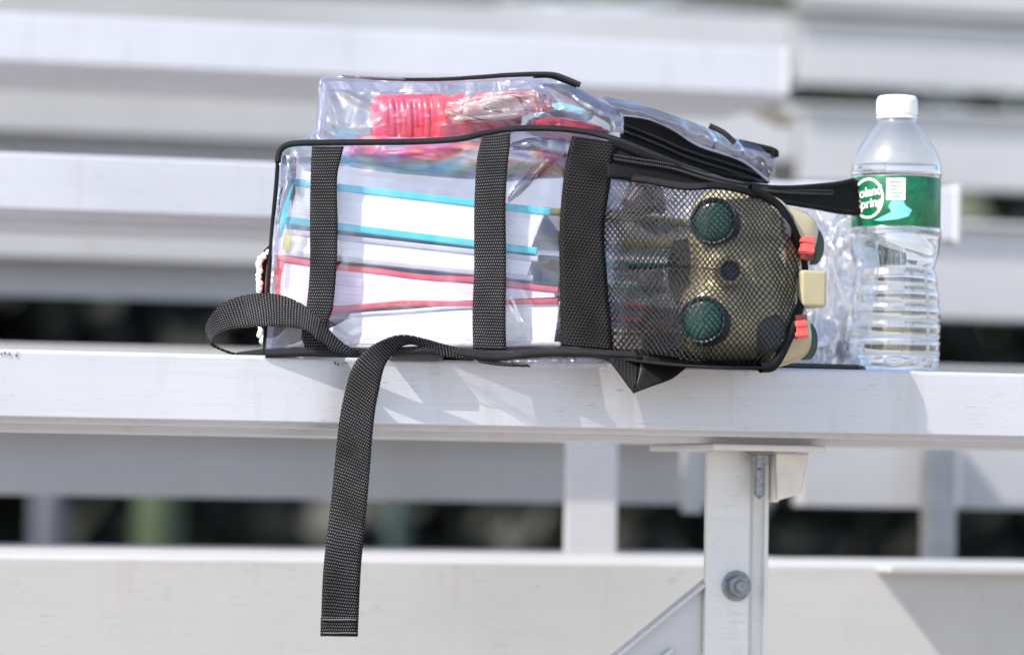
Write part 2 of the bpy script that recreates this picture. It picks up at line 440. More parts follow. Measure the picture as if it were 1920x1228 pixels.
# diagonal brace
bm = bmesh.new()
A = Vector(Q(1320, 1084, .01)); B = Vector(Q(1060, 1298, .01)); d = (B-A).normalized(); nrm = Vector((-d.z, 0, d.x))
if nrm.z > 0: nrm = -nrm
w = .040
pts = [A, B, B+nrm*w, A+nrm*w]
pts[3] = Vector((xl+.02, 0, A.z-.045)); pts[0] = A+(A-B).normalized()*.02
extr(bm, [(p.x, p.z) for p in pts], PY+.0085, PY+.0125)
for o1, o2, y0, y1 in ((.0006, .0042, .001, .0084), (w*.62, w*.62+.004, .003, .0084)):
    S0 = A-d*.0-Vector((0, 0, 0)); pts = [S0+nrm*o1+d*.004, B+nrm*o1, B+nrm*o2, S0+nrm*o2+d*.004]
    if o1 > .01: pts[0] = S0+nrm*o1+d*.055; pts[3] = S0+nrm*o2+d*.055
    extr(bm, [(p.x, p.z) for p in pts], PY+y0, PY+y1)
bevel(frombm('diagonal_brace', bm, alu('brace aluminium', (.52, .515, .53), .4, .4), BL), .0008)
# tiny stamped ink marks on the plank
def marks(px, py, n):
    bm = bmesh.new()
    for i in range(n):
        for k in range(random.choice((2, 3))):
            p = P(px+i*6.5+random.uniform(0, 3.5), py+random.uniform(-3, 3)+i*.1, YE-.0006)
            bm_box(bm, p, (random.uniform(.0004, .0016), .0004, random.uniform(.0004, .0014)))
    frombm('ink_mark', bm, plain('faded ink', (.06, .05, .07), .6), BL)
marks(2, 663, 3); marks(30, 664, 1); marks(627, 682, 4)

# ------------------------------------------------------------------ far background
def leafy(name, x0, x1, y, z1, nl, mat_l, label, seedv, wood=True):
    rnd = random.Random(seedv)
    root = empty(name, ((x0+x1)/2, y, GZ), label, 'tree')
    vs = []; fs = []
    cl = [(rnd.uniform(x0, x1), y+rnd.uniform(-1.2, 1.2), rnd.uniform(GZ+.4, z1), rnd.uniform(.5, 1.1)) for _ in range(60)]
    for _ in range(nl):
        c = rnd.choice(cl); v = Vector((rnd.gauss(0, .5), rnd.gauss(0, .5), rnd.gauss(0, .5)))*c[3]+Vector(c[:3])
        if v.z < GZ: continue
        a = Vector((rnd.uniform(-1, 1), rnd.uniform(-1, 1), rnd.uniform(-1, 1))).normalized(); b = a.orthogonal().normalized(); s = rnd.uniform(.06, .14)
        i = len(vs); vs += [v-a*s, v+b*s*.5, v+a*s, v-b*s*.5]; fs.append((i, i+1, i+2, i+3))
    mesh('crown', vs, fs, mat_l, root, False)
    tr = [Vector(((x0+x1)/2+.1*math.sin(k), y, GZ+k*(z1-GZ)/6)) for k in range(7)]
    tube_w('trunk', tr, lambda u: .16*(1-u)+.03, plain('bark', (.07, .055, .04), .9), root, 10)
ML = [plain('dark leaves', (.030, .045, .020), .6, 0, 3, .5), plain('mid leaves', (.05, .085, .03), .6, 0, 3, .5)]
cols = ('far left dark leafy tree behind the bleachers', 'dark leafy tree behind the left half of the bleachers', 'dark leafy tree behind the backpack',
        'dark leafy tree behind the middle of the stand', 'dark leafy tree behind the water bottle', 'dark leafy tree behind the right end of the stand')
for i in range(6):
    leafy('tree', -1.2+i*2.3, 1.5+i*2.3, 13+.5*(i % 2), 3.4+.4*math.sin(i*2), 5200, ML[i % 3 == 1], cols[i], i)
# dark hedge so that the gaps under the seats stay deep
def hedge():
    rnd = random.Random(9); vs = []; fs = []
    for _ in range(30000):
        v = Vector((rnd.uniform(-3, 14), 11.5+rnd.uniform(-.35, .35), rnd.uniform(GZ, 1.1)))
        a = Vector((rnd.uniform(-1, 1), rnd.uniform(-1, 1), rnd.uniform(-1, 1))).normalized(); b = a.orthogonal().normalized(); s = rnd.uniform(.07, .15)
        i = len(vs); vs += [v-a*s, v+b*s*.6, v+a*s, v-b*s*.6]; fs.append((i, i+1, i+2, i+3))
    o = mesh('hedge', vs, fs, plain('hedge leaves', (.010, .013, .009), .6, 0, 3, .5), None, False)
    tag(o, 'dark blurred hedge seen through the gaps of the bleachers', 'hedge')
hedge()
def far_post(px, w, col, label, y=8.2, z1=0.0):
    x = P(px, 980, y).x
    o = lathe('post', [(.001, 0), (w/2, 0), (w/2, z1-GZ-.03), (w/2-.01, z1-GZ), (.001, z1-GZ)], (x, y, GZ), plain('painted post', col, .5, 0, 6), None, 24)
    tag(o, label, 'post')
far_post(95, .075, (.07, .075, .10), 'pale grey blurred post at the far left below the seat plank')
far_post(298, .10, (.03, .05, .02), 'green blurred post in the gap below the seat plank, left of the hanging strap')
far_post(745, .05, (.012, .03, .03), 'dark teal blurred post in the gap below the seat plank, right of the hanging strap')

# ------------------------------------------------------------------ backpack
SKEW = True
org = P(1000, 690, YB)
BP = empty('backpack', (org.x, YB+.13, ZT), 'clear vinyl backpack with black webbing lying on its back across the front seat plank', 'backpack')
XPX = lambda x: max(0, x-1150)/300
def crease(x, y, lines):
    t_ = 0
    for x0, y0, x1, y1, w_, h_ in lines:
        dx, dy = x1-x0, y1-y0; q = ((x-x0)*dx+(y-y0)*dy)/(dx*dx+dy*dy)
        if -.1 < q < 1.1:
            f_ = math.sin(math.pi*min(1, max(0, (q+.1)/1.2))); dd = abs((x-x0)*dy-(y-y0)*dx)/math.hypot(dx, dy)
            t_ += h_*f_*math.exp(-(dd/w_)**2)
    return t_
CS = [(955, 372, 1060, 272, 9, .006), (958, 330, 1040, 262, 7, -.004), (985, 262, 1062, 330, 8, .004), (1000, 640, 960, 560, 5, .003), (1040, 640, 980, 540, 5, .003), (955, 600, 1045, 620, 5, .002),
      (530, 300, 560, 372, 7, .005), (545, 285, 524, 350, 6, -.004), (560, 300, 530, 410, 6, .003), (640, 300, 890, 345, 14, .003), (700, 280, 880, 270, 10, .003), (650, 640, 720, 600, 9, .003), (520, 640, 570, 560, 8, .003), (760, 640, 860, 650, 8, .003)]
CP = [(612, 160, 640, 250, 7, .005), (640, 170, 700, 205, 7, .004), (700, 240, 880, 205, 8, .006), (880, 205, 1005, 168, 8, .006), (860, 222, 1015, 212, 6, .004), (1005, 165, 1018, 212, 6, .005), (1020, 212, 1100, 240, 7, .005),
      (1030, 160, 1090, 195, 8, .006), (1060, 165, 1150, 225, 9, .006), (940, 180, 990, 190, 4, -.003), (700, 180, 850, 172, 6, .003), (1018, 212, 990, 240, 6, .004), (615, 230, 690, 255, 8, .004)]
def YS(u, v, x, y):          # near side of the main compartment: bulged, curving away to the right
    e = min(1, max(0, u*8))*min(1, max(0, v*7))*min(1, max(0, (1-v)*7))
    return YB + .012*(1-e) + .035*XPX(x)**1.3 + .0035*nz(x, y, 3, .009) + .0014*nz(x, y, 8, .03) - crease(x, y, CS)
def YSf(x, y): return YB + .035*XPX(x)**1.3
top = [(521, 292), (530, 276), (560, 268), (640, 268), (740, 267), (830, 264), (900, 253), (960, 243), (1060, 243), (1110, 249), (1165, 267), (1250, 302), (1330, 332), (1400, 348), (1470, 358)]
bot = [(497, 664), (520, 662), (600, 660), (700, 660), (800, 657), (860, 664), (930, 672), (1000, 662), (1060, 660), (1150, 664), (1240, 672), (1330, 680), (1400, 684), (1450, 688), (1480, 680)]
side = patch('side_panel', top, bot, YS, 300, 120, M_PVCF, BP)
# the shell behind it: outline pushed 0.27 m away
def shell(name, outline, Yn, Yf, mat, parent, n=120, closed=True, cap=True):
    q = cr([(p+(0,))[:3] for p in outline], n); near = [P(x, y, Yn(x, y)+d) for x, y, d in q]
    vs = []; nd = 14; uv = []
    cx = sum(p.x for p in near)/n; cz = sum(p.z for p in near)/n
    for j in range(nd):
        f = j/(nd-1)
        for i, p in enumerate(near):
            k = 1-.03*math.sin(math.pi*f)
            vs.append(Vector((cx+(p.x-cx)*k+.003*nz(p.x*9, f*5, p.z*9, 1)+(Yf-p.y)*f*.2, p.y+(Yf-p.y)*f, cz+(p.z-cz)*k+.003*nz(p.z*9, f*5, p.x*9, 1))))
    fs = []
    for j in range(nd-1):
        for i in range(n-1): fs.append((j*n+i, j*n+i+1, (j+1)*n+i+1, (j+1)*n+i))
    if cap: fs.append(tuple(range((nd-1)*n, nd*n)))
    return mesh(name, vs, fs, mat, parent)
outl = top[:-3] + [(1440, 366), (1478, 420), (1490, 520), (1480, 620), (1450, 685)] + list(reversed(bot[:-2])) + [(497, 655), (504, 560), (511, 450), (518, 340), (521, 292)]
shell('main_shell', outl, lambda x, y: YB+.013+.035*XPX(x)**1.3, YB+.23, M_PVCS, BP, 200)
# black back panel on the bench
bm = bmesh.new()
pa = P(505, 660, YB+.03).x; pb = P(1440, 660, YB+.03).x
o = box('back_panel', pa, pb, YE+.012, YE+.17, ZT+.0005, ZT+.007, M_CLOTH, BP, .003)
# upper front pocket
ptop = [(601, 158), (606, 150), (640, 149), (760, 150), (860, 150), (960, 147), (1030, 146), (1070, 158), (1110, 180), (1150, 200), (1164, 212)]
pbot = [(597, 262), (610, 262), (650, 262), (760, 262), (860, 256), (950, 241), (1030, 238), (1080, 240), (1120, 245), (1150, 248), (1165, 250)]
def YP(u, v, x, y):
    e = min(1, u*9)*min(1, (1-u)*9)*min(1, v*5)*min(1, (1-v)*5)
    return YB+.026-.010*e + .005*nz(x, y, 1, .012) + .0018*nz(x, y, 5, .04) - crease(x, y, CP)
patch('pocket_side_panel', ptop, pbot, YP, 220, 60, M_PVC, BP)
pout = ptop[:-1]+[(1220, 215), (1300, 240), (1380, 268), (1450, 290), (1452, 320), (1440, 338), (1300, 310), (1165, 262)] + list(reversed(pbot[:-1])) + [(597, 262), (603, 200), (601, 158)]
shell('pocket_shell', pout, lambda x, y: YB+.027+.05*XPX(x), YB+.21, M_PVCS, BP, 160)
patch('pocket_hem', [(608, 152), (700, 155), (860, 156), (960, 152), (1040, 152), (1090, 172), (1140, 205)], [(608, 166), (700, 172), (860, 174), (960, 168), (1030, 168), (1080, 188), (1130, 216)],
      lambda u, v, x, y: YB+.014+.001*nz(x, y, 2, .05), 80, 4, M_PVCE, BP)
patch('pocket_hem', [(1012, 157), (1066, 160), (1115, 184), (1156, 208), (1165, 228), (1164, 249)], [(1040, 170), (1072, 188), (1105, 212), (1132, 226), (1144, 238), (1143, 248)], lambda u, v, x, y: YB+.0125-.004*math.sin(math.pi*v)+.002*nz(x, y, 2, .05), 60, 12, M_PVCD, BP)  # tinted strip, dark wrinkle reflections painted into the film
patch('vinyl_fold', [(528, 290), (527, 330), (523, 372), (517, 420)], [(556, 296), (554, 335), (538, 370), (524, 420)], lambda u, v, x, y: YB+.003-.005*math.sin(math.pi*v)+.003*nz(x, y, 3, .06), 40, 12, M_PVCD, BP)  # fold patches with dark reflections painted in by the tint
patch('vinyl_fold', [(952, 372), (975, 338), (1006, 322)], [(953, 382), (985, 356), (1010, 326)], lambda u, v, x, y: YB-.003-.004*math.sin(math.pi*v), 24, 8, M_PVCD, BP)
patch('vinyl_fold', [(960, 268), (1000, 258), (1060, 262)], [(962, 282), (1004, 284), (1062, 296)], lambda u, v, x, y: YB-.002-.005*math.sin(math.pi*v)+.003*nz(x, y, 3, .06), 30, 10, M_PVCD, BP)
# pocket end: glossy vinyl strip over a black zip gusset
yz = lambda u, v, x, y: YB+.018+.075*XPX(x)**1.1
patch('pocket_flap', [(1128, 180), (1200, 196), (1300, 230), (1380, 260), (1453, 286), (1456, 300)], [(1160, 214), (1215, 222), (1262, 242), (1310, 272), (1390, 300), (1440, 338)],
      lambda u, v, x, y: YB+.014+.075*XPX(x)**1.1-.008*math.sin(math.pi*v)+.006*nz(x, y, 3, .02)+.003*nz(x, y, 6, .06), 80, 20, M_PVCD, BP)  # dark crinkles painted in by the tinted film
patch('pocket_gusset', [(1166, 216), (1215, 224), (1262, 246), (1310, 275), (1390, 304), (1442, 338)], [(1163, 266), (1215, 285), (1262, 303), (1310, 322), (1390, 340), (1440, 345)],
      lambda u, v, x, y: YB+.019+.075*XPX(x)**1.1, 60, 10, M_CLOTH, BP, .002)
for a, b in (((1168, 234), 0), ((1168, 246), 0)):
    tube('zip_coil', [(1168, a[1]), (1220, a[1]+20), (1290, a[1]+50), (1360, a[1]+72), (1430, a[1]+95)], lambda x, y: YB+.0165+.075*XPX(x)**1.1, .0014, M_ZIP, BP)
tube('flap_stitching', [(1160, 215), (1215, 223), (1262, 243), (1310, 273), (1390, 301), (1441, 339)], lambda x, y: YB+.0125+.075*XPX(x)**1.1, .0011, plain('silver edge', (.5, .5, .55), .25, .3), BP)
tube('zip_pull', [(1330, 236), (1355, 248), (1378, 268)], lambda x, y: YB+.05, .0022, M_BIND, BP, 20)
tube('pocket_binding', [(1385, 268), (1420, 276), (1448, 283), (1455, 289), (1446, 290)], lambda x, y: YB+.085, .0030, M_CLOTH, BP, 30)
# pipings
tube('vinyl_edge', [(597, 263), (600, 235), (603, 200), (601, 170), (604, 153), (616, 147)], lambda x, y: YB+.022, .0016, M_PVCE, BP, 40)
tube('vinyl_edge', [(1163, 205), (1167, 222), (1166, 250)], lambda x, y: YB+.014, .0013, M_PVCE, BP, 20)
tube('vinyl_edge', [(540, 270), (575, 262), (592, 250), (600, 262), (625, 264)], lambda x, y: YB+.012, .0014, M_PVCE, BP, 30)
tube('vinyl_edge', [(522, 292), (530, 330), (524, 370), (516, 430), (511, 520), (504, 600)], lambda x, y: YB+.006, .0012, M_PVCE, BP, 60)
tube('binding', [(521, 305), (522, 292), (528, 279), (548, 270), (600, 268), (700, 267), (780, 266), (860, 261), (910, 250), (960, 242), (1030, 241), (1080, 245), (1120, 252), (1165, 266), (1250, 300), (1330, 330)],
     lambda x, y: YSf(x, y)-.001, .0024, M_BIND, BP, 160)
tube('binding', [(521, 300), (518, 345), (511, 420), (505, 500), (499, 590), (496, 662)], lambda x, y: YB+.012, .0016, M_CLOTH, BP)
tube('binding', [(497, 663), (600, 660), (700, 660), (800, 657), (850, 660), (930, 670), (1000, 662), (1060, 660), (1150, 664), (1240, 672), (1330, 680), (1440, 688)], lambda x, y: YSf(x, y)-.002, .0033, M_BIND, BP, 140)
tube('binding', [(601, 160), (606, 149), (640, 146), (700, 146), (760, 148)], lambda x, y: YB+.02, .0011, M_PVCE, BP)
tube('pocket_zip', [(640, 144), (740, 149), (830, 149), (900, 145), (960, 141), (1030, 140), (1060, 148), (1088, 160)], lambda x, y: YB+.021, lambda u: .0010+.0013*u, M_ZIP, BP)
patch('zip_tape', [(1000, 137), (1032, 136), (1060, 143), (1085, 155)], [(1000, 147), (1030, 147), (1055, 155), (1080, 165)], lambda u, v, x, y: YB+.020+.006*u, 20, 4, M_CLOTH, BP, .001)
# webbing bands sewn on the side
def yw(u, v, x, y): return YB-.0025+.0015*nz(x, y, 2, .02)+.035*XPX(x)**1.3
patch('webbing_band', [(585, 275), (583, 310), (581, 400), (581, 500), (574, 580), (566, 625), (574, 662)], [(645, 275), (640, 295), (632, 335), (633, 420), (631, 500), (624, 575), (612, 612), (616, 662)][:7]+[(620, 662)], yw, 90, 8, M_WEB, BP, .0015)
patch('webbing_band', [(905, 256), (899, 275), (893, 310), (889, 400), (889, 500), (886, 590), (887, 654)], [(957, 250), (956, 275), (952, 310), (948, 380), (949, 500), (948, 590), (949, 656)], yw, 90, 8, M_WEB, BP, .0015)
patch('wide_webbing_band', [(1072, 256), (1062, 300), (1054, 360), (1049, 440), (1050, 540), (1051, 600), (1053, 648)], [(1158, 268), (1148, 310), (1142, 360), (1133, 430), (1138, 520), (1144, 590), (1150, 656)], yw, 90, 10, M_WEB2, BP, .0018)
# zip side of the main compartment running into the top handle
yh = lambda u, v, x, y: YB-.001+.035*XPX(x)**1.3+.02*max(0, x-1440)/150
patch('zip_side_panel', [(1140, 262), (1180, 272), (1250, 303), (1330, 332), (1400, 345), (1460, 350), (1530, 348), (1570, 342), (1610, 338)], [(1138, 335), (1180, 338), (1250, 345), (1330, 352), (1390, 362), (1460, 380), (1530, 392), (1570, 400), (1610, 404)], yh, 90, 12, M_CLOTH, BP, .004)
for dy in (0, 7):
    tube('zip_coil', [(1150, 292+dy), (1200, 300+dy), (1260, 310+dy), (1320, 328+dy), (1390, 345+dy*.7), (1460, 356+dy*.7), (1560, 358+dy)], lambda x, y: yh(0, 0, x, y)-.003, .0016, M_ZIP, BP)
tube('binding', [(1150, 270), (1200, 290), (1260, 310), (1330, 335), (1400, 348), (1470, 354), (1560, 348), (1600, 340)], lambda x, y: yh(0, 0, x, y)-.002, .0026, M_CLOTH, BP)
tube('binding', [(1440, 374), (1500, 384), (1560, 394), (1600, 400)], lambda x, y: yh(0, 0, x, y)-.002, .002, M_CLOTH, BP)

patch('inner_tab', [(1262, 452), (1252, 500), (1256, 545), (1270, 575)], [(1300, 446), (1296, 500), (1300, 540), (1306, 570)], lambda u, v, x, y: YB+.028+.004*nz(x, y, 1, .03), 20, 6, M_CLOTH, BP, .002)  # black strip painting in the shade between books and binoculars
# mesh pocket: a real net of diamonds over the toy
pocket = [(1128, 340), (1200, 338), (1290, 352), (1360, 346), (1430, 366), (1468, 396), (1496, 455), (1508, 512), (1500, 570), (1480, 630), (1452, 684), (1350, 676), (1240, 668), (1146, 662), (1138, 560), (1132, 450)]
def inside(x, y, poly):
    c = False; j = len(poly)-1
    for i in range(len(poly)):
        xi, yi = poly[i]; xj, yj = poly[j]
        if (yi > y) != (yj > y) and x < (xj-xi)*(y-yi)/(yj-yi)+xi: c = not c
        j = i
    return c
FIX = 0
def gau(x, y, cx, cy, sx, sy): return math.exp(-((x-cx)/sx)**2-((y-cy)/sy)**2)
def YM(x, y):
    b = .050*min(1, max(0, (x-1150)/170))**1.2
    b += .014*gau(x, y, 1345, 415, 45, 55)+.014*gau(x, y, 1318, 600, 48, 52)+.006*gau(x, y, 1400, 510, 50, 60)
    b -= .022*max(0, (x-1430)/80)**2
    b -= .016*max(0, abs(y-515)/165-.6)
    return YB-.001+.035*XPX(x)**1.3-b + .002*nz(x, y, 5, .02)
DW, DH = 5.1, 6.3
idx = {}; vs = []; fs = []
def lat(i, j):
    if (i, j) not in idx:
        x = 1120+i*DW; y = 330+j*DH
        x2 = x+11*nz(x, y, 0, .012)+4*nz(x, y, 4, .03)-10*max(0, (x-1440)/70)**2; y2 = y+8*nz(x, y, 9, .010)+2.5*nz(x, y, 14, .03)
        # folds gathered between the two lenses
        y2 += 18*math.copysign(1, 505-y)*math.exp(-((x-1230)/90)**2)*math.exp(-abs(y-505)/60)*.6
        idx[(i, j)] = len(vs); vs.append(P(x2, y2, YM(x2, y2)))
    return idx[(i, j)]
for i in range(1, 80):
    for j in range(1, 62):
        if (i+j) % 2 and inside(1120+i*DW, 330+j*DH, pocket): fs.append((lat(i-1, j), lat(i, j-1), lat(i+1, j), lat(i, j+1)))
net = mesh('mesh_pocket', vs, fs, M_MESH, BP, True)
m = net.modifiers.new("wire", 'WIREFRAME'); m.thickness = .0013; m.use_replace = True; m.use_even_offset = False; m.use_boundary = True
idx = {}; vs = []; fs = []
def lat2(i, j):
    if (i, j) not in idx:
        x = 1121+i*DW; y = 331+j*DH
        x += 9*nz(x, y, 30, .010)+(y-500)*.04; y += 9*nz(x, y, 39, .012)
        idx[(i, j)] = len(vs); vs.append(P(x, y, YM(x, y)+.006))
    return idx[(i, j)]
for i in range(1, 36):
    for j in range(1, 62):
        if (i+j) % 2 and inside(1120+i*DW, 330+j*DH, [(1128, 345), (1285, 356), (1268, 440), (1290, 520), (1262, 600), (1285, 670), (1146, 660), (1138, 560), (1132, 450)]): fs.append((lat2(i-1, j), lat2(i, j-1), lat2(i+1, j), lat2(i, j+1)))
n2 = mesh('mesh_fold', vs, fs, M_MESH, BP, True)
m = n2.modifiers.new("wire", 'WIREFRAME'); m.thickness = .0012; m.use_replace = True; m.use_even_offset = False; m.use_boundary = True
tube('mesh_pocket_binding', [(1405, 354), (1440, 372), (1468, 398), (1494, 452), (1507, 512), (1500, 570), (1480, 630), (1452, 683), (1425, 690)], lambda x, y: YM(x, y)-.003+.003, .0038, M_CLOTH, BP)
patch('mesh_pocket_hem', [(1148, 660), (1240, 664), (1330, 672), (1420, 680), (1455, 684)], [(1148, 674), (1240, 686), (1330, 690), (1420, 693), (1455, 690)], lambda u, v, x, y: YB-.002+.01*u, 40, 4, M_CLOTH, BP, .002)
patch('mesh_pocket_hem', [(1140, 326), (1200, 330), (1290, 344), (1360, 344), (1420, 360)], [(1140, 340), (1200, 342), (1280, 356), (1350, 354), (1420, 370)], lambda u, v, x, y: YM(x, y)-.001, 40, 4, M_CLOTH, BP, .002)

patch('mesh_pocket_base', [(1148, 672, -.002), (1260, 684, -.03), (1360, 690, -.045), (1450, 690, -.03)], [(1148, 668, .05), (1260, 680, .06), (1360, 686, .07), (1450, 688, .07)], YB, 30, 6, M_CLOTH, BP, .002)  # added sheets that stop sunlight coming through the net
patch('mesh_pocket_base', [(1250, 655), (1340, 664), (1440, 668)], [(1250, 684), (1340, 690), (1440, 690)], lambda u, v, x, y: YB+.035, 20, 4, M_CLOTH, BP, .002)

# shoulder strap pieces
patch('strap_loop', [(676, 657, -.006), (655, 650, -.009), (630, 632, -.012), (600, 600, -.016), (560, 566, -.02), (505, 550, -.024), (450, 556, -.02), (412, 574, -.012), (390, 602, .004), (386, 625, .02), (394, 645, .04), (420, 657, .055), (455, 668, .066)],
      [(660, 668, -.006), (640, 664, -.009), (622, 656, -.012), (598, 638, -.016), (566, 617, -.02), (505, 612, -.024), (455, 615, -.018), (420, 621, -.004), (401, 632, .012), (397, 640, .03), (402, 648, .05), (425, 660, .066), (460, 671, .078)], lambda u, v, x, y: YB-.004+.030*min(1, max(0, (u-.22)/.35)), 110, 8, M_WEB, BP, .0016)
patch('strap_end', [(900, 660, .0), (850, 650, -.004), (800, 636, -.008), (755, 629, -.012), (720, 637, -.014), (686, 656, -.015), (662, 686, -.015), (649, 725, -.014), (636, 790, -.012), (623, 920, -.010), (607, 1060, -.017), (602, 1165, -.012), (601, 1191, -.012)],
      [(900, 674, -.0), (850, 671, -.004), (812, 662, -.003), (780, 646, -.003), (755, 648, -.004), (735, 664, -.008), (720, 690, -.013), (711, 730, -.014), (701, 790, -.013), (690, 920, -.016), (677, 1060, -.013), (672, 1165, -.012), (671, 1192, -.012)], YB, 160, 8, M_WEB, BP, .0017)
patch('strap_hem', [(601.5, 1156), (601, 1174), (600.5, 1192)], [(672, 1156), (671.5, 1174), (671, 1193)], YB-.0138, 12, 6, M_WEB, BP, .0018)
for yy in (1161, 1186): tube('stitching', [(605, yy), (625, yy+.5), (650, yy), (668, yy+.5)], YB-.0155, .0005, plain('grey thread', (.10, .10, .11), .6), BP, 30, 6)
patch('strap_fold', [(1140, 672, 0), (1160, 700, -.004), (1176, 722, -.008), (1187, 737, -.012)], [(1200, 672, 0), (1200, 690, -.004), (1195, 712, -.010), (1188, 737, -.012)], YB-.006, 20, 8, M_WEB2, BP, .002)
patch('shoulder_strap', [(1187, 737, -.013), (1196, 716, -.010), (1204, 690, -.006), (1206, 668, 0)], [(1187, 737, -.013), (1225, 722, -.010), (1262, 708, -.004), (1292, 684, .004)], YB-.006, 24, 10, M_CLOTH, BP, .003)
# slack vinyl bulging below the hem, buckle lying on the plank
patch('slack_vinyl', [(880, 664), (960, 668), (1040, 664), (1110, 664), (1180, 668)], [(890, 678), (960, 688), (1040, 690), (1110, 690), (1175, 686)], lambda u, v, x, y: YB+.004-.012*math.sin(math.pi*v)*math.sin(math.pi*u)+.002*nz(x, y, 1, .05), 60, 10, M_PVCE, BP)
patch('webbing_band', [(882, 668), (930, 672), (985, 680)], [(900, 680), (940, 686), (995, 688)], YB-.002, 20, 5, M_WEB, BP, .0015)
bm = bmesh.new(); bm_box(bm, P(640, 661, YE-.02), (.035, .03, .008)); bm_box(bm, P(775, 663, YE-.03), (.04, .03, .009)); bm_box(bm, P(720, 668, YE-.01), (.06, .022, .005))
bevel(frombm('buckle', bm, plain('black plastic', (.02, .02, .025), .3), BP), .002, 3)
# trim and pale cord of the far side pocket at the left end
patch('side_trim', [(512, 455), (495, 470), (484, 492), (481, 520), (482, 560), (484, 600), (490, 640)], [(516, 470), (505, 485), (500, 500), (497, 530), (497, 570), (497, 610), (498, 650)], lambda u, v, x, y: YB+.05, 30, 5, M_CLOTH, BP, .003)
bm = bmesh.new(); rnd = random.Random(3)
for k in range(46):
    f = k/45; x, y = cr([(504, 472), (488, 490), (485, 530), (485, 580), (488, 620), (492, 640)], 46)[k]
    c = P(x+rnd.uniform(-3, 3), y, YB+.046+rnd.uniform(-.001, .001))
    bmesh.ops.create_icosphere(bm, subdivisions=2, radius=rnd.uniform(.0014, .0026), matrix=Matrix.Translation(c))
frombm('white_cord', bm, plain('white cord', (.8, .82, .8), .5), BP, True)

# ------------------------------------------------------------------ books in the main compartment
def book(TL, TR, BR, BL_, Yn, depth, ct, cov, pg, label, inset=10, spine=None, rec=.0012, wav=0, bulge=0, capr=0):
    """corners in photograph pixels of the end that faces us; ct cover thickness in px"""
    root = empty('book', P((TL[0]+BR[0])/2, max(BR[1], BL_[1]), Yn+depth/2), label, 'book', 'books in the clear backpack')
    w = [P(*c, Yn) for c in (TL, TR, BR, BL_)]
    tl, tr, br, bl = w; s = (tr-tl).length/max(1, abs(TR[0]-TL[0])); th = ct*s
    dn = Vector((0, 0, -1)); D = Vector((0, depth, 0))
    def slab(a, b, t_, nm):
        dr = (b-a).normalized(); up = Vector((-dr.z, 0, dr.x))
        n = 30; vs = []
        for y_ in (0, depth):
            for i in range(n+1):
                f = i/n; p = a+(b-a)*f+Vector((0, 0, wav*math.sin(f*7+a.z*90)+wav*.5*math.sin(f*17+a.z*50)))
                vs += [p+DD*y_+up*t_*.5, p+DD*y_-up*t_*.5]
        m_ = 2*(n+1); fs = []
        for i in range(n):
            a0 = 2*i; fs += [(a0, a0+2, m_+a0+2, m_+a0), (a0+1, m_+a0+1, m_+a0+3, a0+3), (a0, a0+1, a0+3, a0+2), (m_+a0, m_+a0+2, m_+a0+3, m_+a0+1)]
        fs += [(0, m_, m_+1, 1), (2*n, 2*n+1, m_+2*n+1, m_+2*n)]
        o = mesh(nm, vs, fs, cov, root, False); bevel(o, min(.0012, t_*.4), 3); return o
    slab(tl, tr, th, 'cover'); slab(bl, br, th, 'cover')
    # page block
    n = 40; vs = []; uv = []; ins = inset*s
    dr = (tr-tl).normalized()
    rows = 8
    for y_ in (rec, depth-.004):
        for i in range(n+1):
            f = i/n
            A_ = tl+(tr-tl)*f; B_ = bl+(br-bl)*f
            if i == 0: A_ = A_+dr*ins*.6; B_ = B_+dr*ins*.6
            if i == n: A_ = A_-dr*ins; B_ = B_-dr*ins
            A_ = A_-Vector((0, 0, th*.45)); B_ = B_+Vector((0, 0, th*.45))
            for j in range(rows+1):
                g_ = j/rows; p = A_+(B_-A_)*g_+DD*y_
                if i in (0, n): p = p+dr*(-1 if i == n else 1)*ins*.5*math.sin(math.pi*g_)
                vs.append(p); uv.append((f*.3, g_*(A_-B_).length))
    q = (n+1)*(rows+1); fs = []
    for i in range(n):
        for j in range(rows):
            a0 = i*(rows+1)+j; fs += [(a0, a0+1, a0+rows+2, a0+rows+1)]
    for i in range(n):
        for j in (0, rows): a0 = i*(rows+1)+j; fs.append((a0, a0+rows+1, q+a0+rows+1, q+a0))
    for i in (0, n):
        for j in range(rows): a0 = i*(rows+1)+j; fs.append((a0, q+a0, q+a0+1, a0+1))
    mesh('page_block', vs, fs, pg, root, False, uv)
    if spine:
        x0 = tl+dr*spine*s*.5; x1 = bl+dr*spine*s*.5
        nv = 10; vs = []
        for y_ in (.001, depth-.001):
            for i in range(nv+1):
                f = i/nv; p = tl+(bl-tl)*f+DD*y_; b_ = dr*spine*s*.25*math.sin(math.pi*f)
                vs += [p-b_, p-b_+dr*spine*s*.5]
        m_ = 2*(nv+1); fs = []
        for i in range(nv):
            a0 = 2*i; fs += [(a0, a0+1, a0+3, a0+2), (a0, a0+2, m_+a0+2, m_+a0), (a0+1, m_+a0+1, m_+a0+3, a0+3)]
        mesh('spine', vs, fs, cov, root, False)
    return root
def cover(name, c, rough=.3): return plain(name, c, rough, 0, 60, .08, .08)
Y1 = YB+.014
book((545, 341), (1033, 398), (1008, 471), (531, 412), Y1, .15, 14, cover('turquoise cover', (.04, .52, .60)), M_PG, 'thick turquoise hardcover on top of the book stack, white page edge outwards', 14, 16)
book((532, 434), (1010, 486), (1000, 522), (528, 474), Y1+.002, .145, 11, cover('silver grey cover', (.48, .48, .52), .4), M_PG, 'slim silver grey hardcover directly under the turquoise book', 12, 6)
